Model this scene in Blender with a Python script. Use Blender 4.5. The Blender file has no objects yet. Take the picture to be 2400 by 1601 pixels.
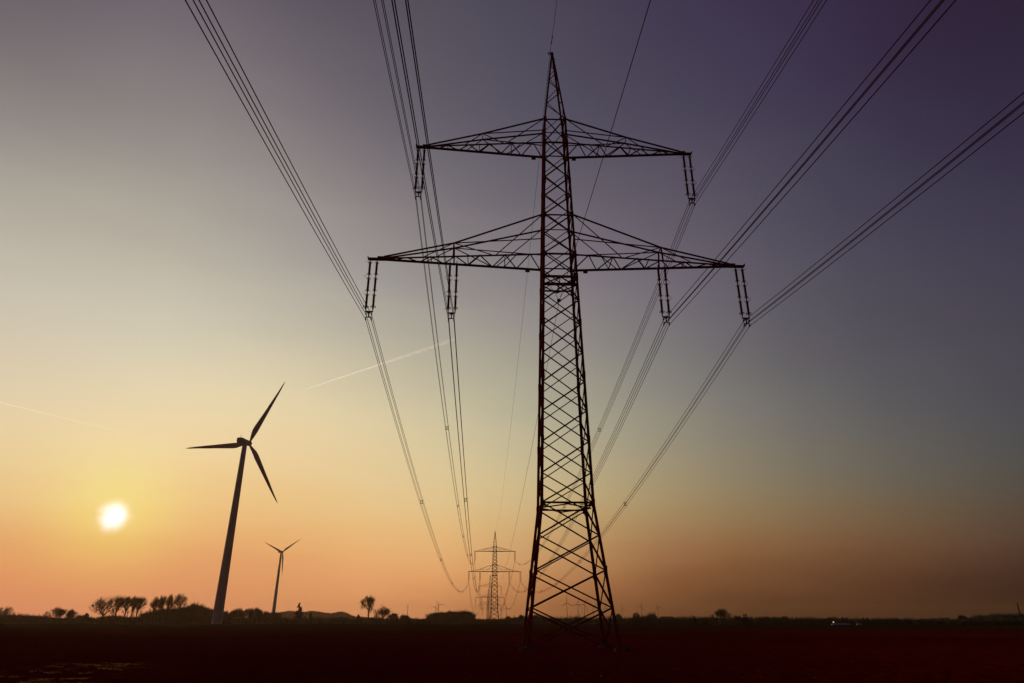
import bpy, math, random
import numpy as np
from mathutils import Vector, Matrix
R = math.radians
random.seed(7); rng = np.random.default_rng(7)
scn = bpy.context.scene
COL = scn.collection

# ------------------------------------------------------------------ camera
CAM_H = 1.7; F_PX = 1575.455; PITCH = 0.3957935; ROLL = 0.0019326
cd = bpy.data.cameras.new('camera'); cam = bpy.data.objects.new('camera', cd); COL.objects.link(cam)
cd.sensor_fit = 'HORIZONTAL'; cd.sensor_width = 36.0; cd.lens = F_PX/2400*36.0
cd.clip_start = 0.3; cd.clip_end = 90000
cam.matrix_world = Matrix.Translation((0, 0, CAM_H)) @ Matrix.Rotation(math.pi/2+PITCH, 4, 'X') @ Matrix.Rotation(ROLL, 4, 'Z')
scn.camera = cam
scn.render.resolution_x = 1024; scn.render.resolution_y = 683

# ------------------------------------------------------------------ sky and sun
SUN_AZ, SUN_EL = -30.01, 6.98          # degrees; azimuth from +Y, clockwise
SUN_DIR = Vector((math.sin(R(SUN_AZ))*math.cos(R(SUN_EL)), math.cos(R(SUN_AZ))*math.cos(R(SUN_EL)), math.sin(R(SUN_EL))))
scn.view_settings.view_transform = 'Standard'; scn.view_settings.look = 'None'
scn.view_settings.exposure = 0; scn.view_settings.gamma = 1
AZK = [-48, -38, -30, -20, -8, 4, 16, 28, 38, 48]
ELK = [-1, 1, 3, 5, 8, 11, 15, 20, 26, 33, 40, 48, 60]
SKY = [[[0.8724, 0.2197, 0.1747], [0.8005, 0.2518, 0.113], [0.7107, 0.2792, 0.0868], [0.672, 0.355, 0.1175], [0.7048, 0.5112, 0.2379], [0.7231, 0.6104, 0.3785], [0.6612, 0.5713, 0.4281], [0.5633, 0.5118, 0.4221], [0.4277, 0.3965, 0.3393], [0.2196, 0.1941, 0.1943], [0.1177, 0.0948, 0.1153], [0.0865, 0.0721, 0.0982], [0.0625, 0.0533, 0.0816]], [[0.8612, 0.2337, 0.1891], [0.6873, 0.202, 0.1164], [0.6114, 0.1927, 0.0704], [0.6541, 0.3183, 0.0991], [0.7344, 0.5526, 0.2625], [0.7951, 0.6583, 0.3837], [0.7083, 0.579, 0.3968], [0.5739, 0.5315, 0.4453], [0.4979, 0.4692, 0.38], [0.3006, 0.2739, 0.2466], [0.2006, 0.1749, 0.1902], [0.1081, 0.0931, 0.1201], [0.0601, 0.0505, 0.0765]], [[0.8661, 0.2533, 0.1859], [0.5487, 0.1444, 0.1059], [0.5428, 0.1474, 0.0781], [0.6991, 0.3378, 0.1097], [0.7513, 0.5173, 0.2132], [0.8092, 0.6148, 0.328], [0.7679, 0.6579, 0.4207], [0.6433, 0.6157, 0.4805], [0.5026, 0.4729, 0.3885], [0.3396, 0.3085, 0.2749], [0.2183, 0.1907, 0.1988], [0.1115, 0.0922, 0.1179], [0.0584, 0.0487, 0.0727]], [[0.8502, 0.2697, 0.152], [0.5546, 0.2053, 0.1023], [0.5786, 0.2211, 0.0939], [0.7357, 0.3588, 0.1178], [0.7326, 0.4706, 0.1806], [0.8133, 0.5774, 0.3017], [0.858, 0.6893, 0.4043], [0.6735, 0.6015, 0.4172], [0.4283, 0.4062, 0.3632], [0.3158, 0.2788, 0.2648], [0.1816, 0.1602, 0.1742], [0.1, 0.0832, 0.1077], [0.0568, 0.0479, 0.0708]], [[0.6078, 0.1959, 0.0819], [1.3244, 0.5861, 0.2328], [0.9491, 0.4581, 0.1665], [0.9346, 0.4985, 0.1883], [0.8368, 0.5776, 0.2537], [0.8001, 0.6313, 0.3486], [0.671, 0.5949, 0.3816], [0.5291, 0.477, 0.3355], [0.3259, 0.3113, 0.2951], [0.2155, 0.1939, 0.2043], [0.1264, 0.1145, 0.1434], [0.087, 0.0786, 0.1048], [0.054, 0.0462, 0.0697]], [[0.1812, 0.0554, 0.0194], [0.5005, 0.1805, 0.0699], [0.5886, 0.2561, 0.0943], [0.5897, 0.2897, 0.1243], [0.6294, 0.4897, 0.225], [0.6046, 0.486, 0.2682], [0.4732, 0.4434, 0.3075], [0.3573, 0.3423, 0.2681], [0.2566, 0.2319, 0.2434], [0.164, 0.1419, 0.1659], [0.0892, 0.0813, 0.1165], [0.0692, 0.061, 0.0927], [0.0482, 0.0394, 0.0662]], [[0.0241, 0.0074, 0.0029], [0.0608, 0.0175, 0.0056], [0.253, 0.0905, 0.0326], [0.2824, 0.1182, 0.0465], [0.3327, 0.2472, 0.1097], [0.3213, 0.2533, 0.1501], [0.2668, 0.2501, 0.2001], [0.1917, 0.1891, 0.181], [0.1703, 0.1457, 0.1761], [0.1192, 0.102, 0.135], [0.0683, 0.0599, 0.0975], [0.0521, 0.0404, 0.0762], [0.0403, 0.0293, 0.0594]], [[0.0025, 0.0015, 0.0015], [0.0184, 0.0062, 0.0032], [0.2123, 0.0687, 0.0321], [0.2125, 0.0877, 0.0312], [0.1781, 0.132, 0.0709], [0.1479, 0.1374, 0.1108], [0.1147, 0.1143, 0.1237], [0.0908, 0.0843, 0.1005], [0.0755, 0.0701, 0.1], [0.0639, 0.0584, 0.091], [0.0497, 0.0392, 0.0788], [0.0407, 0.0295, 0.0667], [0.0321, 0.0203, 0.0505]], [[0.0015, 0.0015, 0.0015], [0.0034, 0.0015, 0.0029], [0.0861, 0.028, 0.0263], [0.1054, 0.0488, 0.0217], [0.0791, 0.0741, 0.0571], [0.0729, 0.077, 0.0799], [0.07, 0.0677, 0.0832], [0.0684, 0.0597, 0.0806], [0.0547, 0.0486, 0.0797], [0.0385, 0.0309, 0.0632], [0.031, 0.0197, 0.0485], [0.0279, 0.0164, 0.045], [0.0244, 0.0128, 0.0393]], [[0.0015, 0.0015, 0.0015], [0.0015, 0.0015, 0.0022], [0.0137, 0.0062, 0.0117], [0.0433, 0.0255, 0.0242], [0.0484, 0.0441, 0.042], [0.0453, 0.0489, 0.0564], [0.0476, 0.0477, 0.064], [0.0497, 0.0445, 0.0696], [0.0387, 0.0316, 0.0636], [0.0242, 0.0154, 0.0405], [0.0177, 0.0079, 0.024], [0.0173, 0.0074, 0.0249], [0.018, 0.0076, 0.0288]]]
def upsample():
    T = np.log(np.array(SKY))
    els = np.arange(-2, 62.1, 2.5); azs = np.arange(-48, 48.1, 6)
    A = np.array([[np.interp(els, ELK, T[i, :, c]) for c in range(3)] for i in range(len(AZK))])
    B = np.array([[[np.interp(a, AZK, A[:, c, j]) for c in range(3)] for j in range(len(els))] for a in azs])
    for _ in range(2):                   # soften the knots
        P = np.pad(B, ((1, 1), (1, 1), (0, 0)), mode='edge')
        B = .5*B + .125*(P[:-2, 1:-1]+P[2:, 1:-1]+P[1:-1, :-2]+P[1:-1, 2:])
    return azs, els, np.exp(B)
def build_world():
    w = bpy.data.worlds.new('World'); scn.world = w; w.use_nodes = True
    nt = w.node_tree; nt.nodes.clear(); N = nt.nodes.new; L = nt.links.new
    out = N('ShaderNodeOutputWorld'); bg = N('ShaderNodeBackground'); L(bg.outputs[0], out.inputs['Surface'])
    tc = N('ShaderNodeTexCoord'); sep = N('ShaderNodeSeparateXYZ'); L(tc.outputs['Generated'], sep.inputs[0])
    def math_(op, a, b=None, clamp=False):
        m = N('ShaderNodeMath'); m.operation = op; m.use_clamp = clamp
        for i, v in enumerate((a, b)):
            if v is None: continue
            if isinstance(v, (int, float)): m.inputs[i].default_value = v
            else: L(v, m.inputs[i])
        return m.outputs[0]
    el = math_('MULTIPLY', math_('ARCSINE', sep.outputs['Z']), 180/math.pi)
    az = math_('MULTIPLY', math_('ARCTAN2', sep.outputs['X'], sep.outputs['Y']), 180/math.pi)
    # faint unevenness of the haze layers
    nz = N('ShaderNodeTexNoise'); nz.inputs['Scale'].default_value = 3.0; nz.inputs['Detail'].default_value = 3
    mp = N('ShaderNodeMapping'); mp.inputs['Scale'].default_value = (1, 1, 6); L(tc.outputs['Generated'], mp.inputs[0]); L(mp.outputs[0], nz.inputs['Vector'])
    el2 = math_('ADD', el, math_('MULTIPLY', math_('SUBTRACT', nz.outputs['Fac'], .5), 2.4))
    azs, els, T = upsample()
    fac = math_('DIVIDE', math_('ADD', el2, 2.0), float(els[-1]+2.0), True)
    def ramp(cols, pos):
        r = N('ShaderNodeValToRGB'); r.color_ramp.interpolation = 'B_SPLINE'; e = r.color_ramp.elements
        while len(e) < len(cols): e.new(0.5)
        for k, (c, p) in enumerate(zip(cols, pos)):
            e[k].position = float(p); e[k].color = (float(c[0]), float(c[1]), float(c[2]), 1)
        L(fac, r.inputs[0]); return r.outputs[0]
    pos = (els+2.0)/(els[-1]+2.0)
    def mix(f, a, b, typ='MIX'):
        m = N('ShaderNodeMix'); m.data_type = 'RGBA'; m.blend_type = typ
        if isinstance(f, (int, float)): m.inputs[0].default_value = f
        else: L(f, m.inputs[0])
        for s, v in ((6, a), (7, b)):
            if isinstance(v, tuple): m.inputs[s].default_value = v
            else: L(v, m.inputs[s])
        return m.outputs[2]
    cur = ramp(T[0], pos)
    for i in range(1, len(azs)):
        f = math_('DIVIDE', math_('SUBTRACT', az, float(azs[i-1])), float(azs[i]-azs[i-1]), True)
        cur = mix(f, cur, ramp(T[i], pos))
    rear = ramp([(.045, .03, .04), (.05, .036, .055), (.05, .042, .075), (.045, .04, .075)], [0, .15, .5, 1])
    aaz = math_('ABSOLUTE', math_('ADD', az, 12.0))
    fr = math_('DIVIDE', math_('SUBTRACT', aaz, 48.0), 70.0, True)
    cur = mix(fr, cur, rear)
    # towards the zenith everything falls to the dusk violet
    fz = math_('DIVIDE', math_('SUBTRACT', el, 55.0), 30.0, True)
    cur = mix(fz, cur, (.05, .042, .07, 1))
    # the sun: a blown out core and a yellow aureole
    vd = N('ShaderNodeVectorMath'); vd.operation = 'DOT_PRODUCT'; L(tc.outputs['Generated'], vd.inputs[0]); vd.inputs[1].default_value = SUN_DIR
    ang = math_('MULTIPLY', math_('ARCCOSINE', math_('MINIMUM', vd.outputs['Value'], 1.0)), 180/math.pi)
    n3 = N('ShaderNodeTexNoise'); n3.inputs['Scale'].default_value = 38; n3.inputs['Detail'].default_value = 2; L(tc.outputs['Generated'], n3.inputs['Vector'])
    wob = math_('ADD', ang, math_('MULTIPLY', math_('SUBTRACT', n3.outputs['Fac'], .5), .7))
    g1 = math_('POWER', 2.71828, math_('MULTIPLY', math_('POWER', math_('DIVIDE', ang, GLOW_R), 2.0), -1.0))
    glow = mix(g1, (0, 0, 0, 1), GLOW_C)
    cur = mix(1.0, cur, glow, 'ADD')
    c1 = math_('POWER', 2.71828, math_('MULTIPLY', math_('POWER', math_('DIVIDE', math_('MAXIMUM', wob, 0.0), CORE_R), 3.0), -1.0))
    core = mix(c1, (0, 0, 0, 1), CORE_C)
    cur = mix(1.0, cur, core, 'ADD')
    # a little clear-sky light from the physical sky
    sk = N('ShaderNodeTexSky'); sk.sky_type = 'NISHITA'; sk.sun_disc = False
    sk.sun_elevation = R(SUN_EL); sk.sun_rotation = R(SUN_AZ); sk.dust_density = 3
    cur = mix(NISH, cur, sk.outputs[0], 'ADD')
    L(cur, bg.inputs['Color']); bg.inputs['Strength'].default_value = 1.0
    w.cycles.sampling_method = 'MANUAL'; w.cycles.sample_map_resolution = 1024
GLOW_R = 3.9; GLOW_C = (.05, .17, .0, 1); CORE_R = .80; CORE_C = (.6, .8, 1.2, 1); NISH = .002
SUN_E = 2.4
WIRE_R = .024; TWIG_R = .02; HAZE_D = .0001; HAZE_C = (.40, .21, .10, 1); HAZE_G = .55
build_world()
sl = bpy.data.lights.new('sun', 'SUN'); sl.energy = SUN_E; sl.angle = R(.5); sl.color = (1, .91, .78)
so = bpy.data.objects.new('sun', sl); COL.objects.link(so); so.location = (-60, 100, 60)
so.rotation_euler = SUN_DIR.to_track_quat('Z', 'Y').to_euler()

# ------------------------------------------------------------------ helpers
def ray(x, y):
    """direction seen at a point of the 2400 px wide photograph"""
    c, s = math.cos(-ROLL), math.sin(-ROLL); a, b = x-1200, y-800.5; a, b = c*a-s*b, s*a+c*b
    return (a/F_PX, math.cos(PITCH)+b/F_PX*math.sin(PITCH), math.sin(PITCH)-b/F_PX*math.cos(PITCH))
def ground_z(x, y):
    r = math.hypot(x, y)
    return float(np.interp(r, [0, 180, 365, 430, 797, 1175, 1535, 6000], [0, 0, .85, .15, -3.3, -2.0, -1.3, -1.3]))
def spot(x, D):
    """ground point D metres away in the column x of the horizon"""
    d = ray(x, 1458.8); h = math.hypot(d[0], d[1]); p = (d[0]/h*D, d[1]/h*D)
    return Vector((p[0], p[1], ground_z(*p)))
def height(x, y, D):
    d = ray(x, y); return CAM_H + D*d[2]/math.hypot(d[0], d[1])
def px_m(px, D): return px*D*math.cos(PITCH)/F_PX
def tag(o, label=None, cat=None, group=None, kind=None):
    if label: o['label'] = label
    if cat: o['category'] = cat
    if group: o['group'] = group
    if kind: o['kind'] = kind
    return o
def empty(name, loc=(0, 0, 0), rz=0.):
    o = bpy.data.objects.new(name, None); COL.objects.link(o); o.location = loc; o.rotation_euler = (0, 0, rz); o.empty_display_size = .5; return o
def copy_tree(o, parent=None):
    c = o.copy(); COL.objects.link(c); c.parent = parent
    for k in ('label', 'group'):
        if k in c and parent is None: del c[k]
    for ch in o.children: copy_tree(ch, c)
    return c
class MB:
    """collects boxes, bars, tubes and lathes; build() links them as ONE mesh"""
    def __init__(s): s.v = []; s.f = []
    def add(s, vs, fs):
        n = len(s.v); s.v += [tuple(v) for v in vs]; s.f += [tuple(i+n for i in f) for f in fs]
    def box(s, c, d, M=None):
        c = Vector(c); vs = []
        for z in (-.5, .5):
            for (a, b) in ((-.5, -.5), (.5, -.5), (.5, .5), (-.5, .5)):
                p = Vector((a*d[0], b*d[1], z*d[2]));  p = (M @ p if M else p) + c; vs.append(p)
        s.add(vs, [(3, 2, 1, 0), (4, 5, 6, 7), (0, 1, 5, 4), (1, 2, 6, 5), (2, 3, 7, 6), (3, 0, 4, 7)])
    def tube(s, pts, r, n=6, cap=True, up=None):
        pts = [Vector(p) for p in pts]; rr = r if isinstance(r, (list, tuple)) else [r]*len(pts)
        prev = None; vs = []
        for i, p in enumerate(pts):
            t = (pts[min(i+1, len(pts)-1)]-pts[max(i-1, 0)]).normalized()
            if prev is None:
                a = Vector((0, 0, 1)) if abs(t.z) < .9 else Vector((1, 0, 0)); u = t.cross(a).normalized()
            else: u = (prev-t*prev.dot(t)).normalized()
            prev = u; w = t.cross(u)
            for k in range(n):
                g = 2*math.pi*k/n; vs.append(p+(u*math.cos(g)+w*math.sin(g))*rr[i])
        fs = [(i*n+k, i*n+(k+1) % n, (i+1)*n+(k+1) % n, (i+1)*n+k) for i in range(len(pts)-1) for k in range(n)]
        if cap: fs += [tuple(range(n-1, -1, -1)), tuple((len(pts)-1)*n+k for k in range(n))]
        s.add(vs, fs)
    def bar(s, a, b, w, h=None, up=(0, 0, 1)):
        a, b = Vector(a), Vector(b); t = (b-a).normalized(); u = Vector(up)
        if abs(t.dot(u)) > .97: u = Vector((1, 0, 0))
        x = t.cross(u).normalized(); y = x.cross(t); h = h or w
        vs = [p+x*sx*w/2+y*sy*h/2 for p in (a, b) for sx, sy in ((-1, -1), (1, -1), (1, 1), (-1, 1))]
        s.add(vs, [(0, 3, 2, 1), (4, 5, 6, 7), (0, 1, 5, 4), (1, 2, 6, 5), (2, 3, 7, 6), (3, 0, 4, 7)])
    def angle(s, a, b, w, d1, d2, t=None):
        """L section from a to b, corner on the line, flanges towards d1 and d2"""
        a, b = Vector(a), Vector(b); ax = (b-a).normalized(); t = t or w*.14
        d1 = Vector(d1); d1 = (d1-ax*d1.dot(ax)).normalized(); d2 = Vector(d2); d2 = (d2-ax*d2.dot(ax)-d1*d2.dot(d1)).normalized()
        pr = [(0, 0), (w, 0), (w, t), (t, t), (t, w), (0, w)]
        vs = [p+d1*x+d2*y for p in (a, b) for x, y in pr]
        s.add(vs, [tuple(range(5, -1, -1)), tuple(range(6, 12))]+[(i, (i+1) % 6, 6+(i+1) % 6, 6+i) for i in range(6)])
    def lathe(s, prof, c=(0, 0, 0), n=12, M=None):
        c = Vector(c); vs = []
        for r, z in prof:
            for k in range(n):
                p = Vector((r*math.cos(2*math.pi*k/n), r*math.sin(2*math.pi*k/n), z)); vs.append((M @ p if M else p)+c)
        m = len(prof)
        s.add(vs, [(i*n+k, i*n+(k+1) % n, (i+1)*n+(k+1) % n, (i+1)*n+k) for i in range(m-1) for k in range(n)]+[tuple(range(n-1, -1, -1)), tuple((m-1)*n+k for k in range(n))])
    def ring(s, c, r, w, n=14, ax='Z', arc=1.0):
        pts = []
        for k in range(int(n*arc)+1):
            g = 2*math.pi*k/n; a, b = r*math.cos(g), r*math.sin(g)
            pts.append(Vector(c)+Vector({'Z': (a, b, 0), 'X': (0, a, b), 'Y': (a, 0, b)}[ax]))
        s.tube(pts, w, 5, cap=False)
    def build(s, name, mat, parent=None, smooth=False, loc=None):
        me = bpy.data.meshes.new(name); me.from_pydata([tuple(v) for v in s.v], [], s.f); me.materials.append(mat); me.update()
        if smooth: me.polygons.foreach_set('use_smooth', [True]*len(me.polygons))
        o = bpy.data.objects.new(name, me); COL.objects.link(o); o.parent = parent
        if loc: o.location = loc
        return o
def material(name, col, rough=.7, metal=0., var=.25, scale=4., spec=.5, bump=0., bscale=20., col2=None):
    m = bpy.data.materials.new(name); m.use_nodes = True; nt = m.node_tree; b = nt.nodes['Principled BSDF']
    b.inputs['Roughness'].default_value = rough; b.inputs['Metallic'].default_value = metal; b.inputs['Specular IOR Level'].default_value = spec
    tc = nt.nodes.new('ShaderNodeTexCoord'); nz = nt.nodes.new('ShaderNodeTexNoise'); nz.inputs['Scale'].default_value = scale; nz.inputs['Detail'].default_value = 5
    nt.links.new(tc.outputs['Object'], nz.inputs['Vector'])
    r = nt.nodes.new('ShaderNodeValToRGB'); r.color_ramp.elements[0].position = .3; r.color_ramp.elements[1].position = .7
    c2 = col2 or tuple(min(1, c*(1+var)) for c in col)
    r.color_ramp.elements[0].color = (*[c*(1-var) for c in col], 1); r.color_ramp.elements[1].color = (*c2, 1)
    nt.links.new(nz.outputs['Fac'], r.inputs[0]); nt.links.new(r.outputs[0], b.inputs['Base Color'])
    if bump:
        n2 = nt.nodes.new('ShaderNodeTexNoise'); n2.inputs['Scale'].default_value = bscale; n2.inputs['Detail'].default_value = 6
        nt.links.new(tc.outputs['Object'], n2.inputs['Vector'])
        bn = nt.nodes.new('ShaderNodeBump'); bn.inputs['Strength'].default_value = bump; bn.inputs['Distance'].default_value = .05
        nt.links.new(n2.outputs['Fac'], bn.inputs['Height']); nt.links.new(bn.outputs[0], b.inputs['Normal'])
    return m
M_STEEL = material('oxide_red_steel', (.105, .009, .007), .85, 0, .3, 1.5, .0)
M_PLATE = material('plate_enamel', (.05, .03, .05), .6, 0, .2, 3, .2)
M_INS = material('glazed_porcelain', (.10, .012, .010), .6, 0, .2, 6, .02)
M_GALV = material('galvanised_fittings', (.03, .008, .007), .8, 0, .2, 9, .0)
M_WIRE = material('weathered_cable', (.05, .012, .012), .8, 0, .1, 2, .0)
M_CONC = material('footing_concrete', (.07, .032, .02), .9, 0, .3, 3, .0, .4, 15)
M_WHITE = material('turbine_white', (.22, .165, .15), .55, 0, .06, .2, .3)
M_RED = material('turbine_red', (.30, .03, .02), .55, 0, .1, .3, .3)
M_BARK = material('bark', (.055, .035, .02), .9, 0, .3, 3, .1)
M_TWIG = material('twigs', (.06, .035, .018), .9, 0, .3, 1, .1)
M_LEAF = material('evergreen_leaf', (.028, .034, .012), .9, 0, .35, .6, .1)
M_COPSE = material('winter_copse', (.045, .034, .014), .9, 0, .35, .3, .1)
M_WALL = material('barn_wall', (.10, .07, .06), .85, 0, .15, .5, .2)
M_ROOF = material('barn_roof', (.09, .03, .025), .8, 0, .2, .6, .0)
M_WOOD = material('weathered_timber', (.06, .03, .02), .85, 0, .3, 4, .1)
M_FOIL = material('pale_sheeting', (.11, .105, .14), .6, 0, .2, .8, .1)

# ------------------------------------------------------------------ ground
def vnoise(x, y, seed):
    r = np.random.default_rng(seed).random((256, 256)); xi = np.floor(x).astype(int); yi = np.floor(y).astype(int)
    fx = x-xi; fy = y-yi; fx = fx*fx*(3-2*fx); fy = fy*fy*(3-2*fy); xi %= 256; yi %= 256; x1 = (xi+1) % 256; y1 = (yi+1) % 256
    return (r[yi, xi]*(1-fx)+r[yi, x1]*fx)*(1-fy)+(r[y1, xi]*(1-fx)+r[y1, x1]*fx)*fy
def build_ground():
    rs = [0., 4, 8, 12]; r = 16.
    while r < 6200: rs.append(r); r *= 1.0075 if r < 130 else (1.03 if r < 700 else 1.10)
    rs.append(6200.); rs = np.array(rs)
    az = np.concatenate([np.linspace(-180, -52, 40, endpoint=False), np.linspace(-52, 52, 1000, endpoint=False), np.linspace(52, 180, 40, endpoint=False)])
    A, Rr = np.meshgrid(np.radians(az), rs); X = Rr*np.sin(A); Y = Rr*np.cos(A)
    g = np.interp(Rr, [0, 180, 365, 430, 797, 1175, 1535, 6200], [0, 0, .85, .15, -3.3, -2.0, -1.3, -1.3])
    n = len(az); k = np.clip((260-Rr)/200, 0, 1)
    row = np.sin((X*.35+Y*.94)*2*math.pi/1.1+2.5*vnoise(X*.05+50, Y*.05+50, 3))*.018    # old tillage lines
    clod = (vnoise(X*1.3+900, Y*1.3+900, 1)-.5)*.07+(vnoise(X*3.7+900, Y*3.7+900, 2)-.5)*.055+(vnoise(X*.12+90, Y*.12+90, 4)-.5)*.22
    Z = g+(row+clod)*k
    nr = len(rs); vs = np.stack([X, Y, Z], -1).reshape(-1, 3)
    i = np.arange(nr-1)[:, None]*n; j = np.arange(n)[None, :]; j2 = (j+1) % n
    fs = np.stack([i+j, i+n+j, i+n+j2, i+j2], -1).reshape(-1, 4)[:, ::-1]
    me = bpy.data.meshes.new('field'); me.vertices.add(len(vs)); me.vertices.foreach_set('co', vs.ravel())
    me.loops.add(fs.size); me.loops.foreach_set('vertex_index', fs.ravel()); me.polygons.add(len(fs))
    me.polygons.foreach_set('loop_start', np.arange(0, fs.size, 4)); me.polygons.foreach_set('use_smooth', np.ones(len(fs), bool)); me.update(calc_edges=True)
    m = bpy.data.materials.new('dark_soil'); m.use_nodes = True; nt = m.node_tree; b = nt.nodes['Principled BSDF']; N = nt.nodes.new; L = nt.links.new
    tc = N('ShaderNodeTexCoord'); n1 = N('ShaderNodeTexNoise'); n1.inputs['Scale'].default_value = .02; n1.inputs['Detail'].default_value = 8
    n2 = N('ShaderNodeTexNoise'); n2.inputs['Scale'].default_value = 6; n2.inputs['Detail'].default_value = 8
    for q in (n1, n2): L(tc.outputs['Object'], q.inputs['Vector'])
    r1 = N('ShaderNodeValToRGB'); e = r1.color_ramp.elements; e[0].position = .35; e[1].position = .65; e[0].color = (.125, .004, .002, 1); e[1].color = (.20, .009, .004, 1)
    L(n1.outputs['Fac'], r1.inputs[0])
    mx = N('ShaderNodeMix'); mx.data_type = 'RGBA'; mx.blend_type = 'MULTIPLY'; mx.inputs[0].default_value = .6
    L(r1.outputs[0], mx.inputs[6]); L(n2.outputs['Fac'], mx.inputs[7])
    # thin winter grass on the far field
    ln = N('ShaderNodeVectorMath'); ln.operation = 'LENGTH'; L(tc.outputs['Object'], ln.inputs[0])
    mr = N('ShaderNodeMapRange'); mr.inputs['From Min'].default_value = 90; mr.inputs['From Max'].default_value = 330; L(ln.outputs['Value'], mr.inputs['Value'])
    m2 = N('ShaderNodeMix'); m2.data_type = 'RGBA'; L(mr.outputs[0], m2.inputs[0]); L(mx.outputs[2], m2.inputs[6]); m2.inputs[7].default_value = (.030, .017, .004, 1)
    df = N('ShaderNodeBsdfDiffuse'); df.inputs['Roughness'].default_value = 1.0; L(m2.outputs[2], df.inputs['Color']); L(df.outputs[0], nt.nodes['Material Output'].inputs['Surface']); nt.nodes.remove(b)
    bn = N('ShaderNodeBump'); bn.inputs['Strength'].default_value = .8; bn.inputs['Distance'].default_value = .06; L(n2.outputs['Fac'], bn.inputs['Height']); L(bn.outputs[0], df.inputs['Normal'])
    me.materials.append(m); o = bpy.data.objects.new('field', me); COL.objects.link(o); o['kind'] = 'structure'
build_ground()

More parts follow.
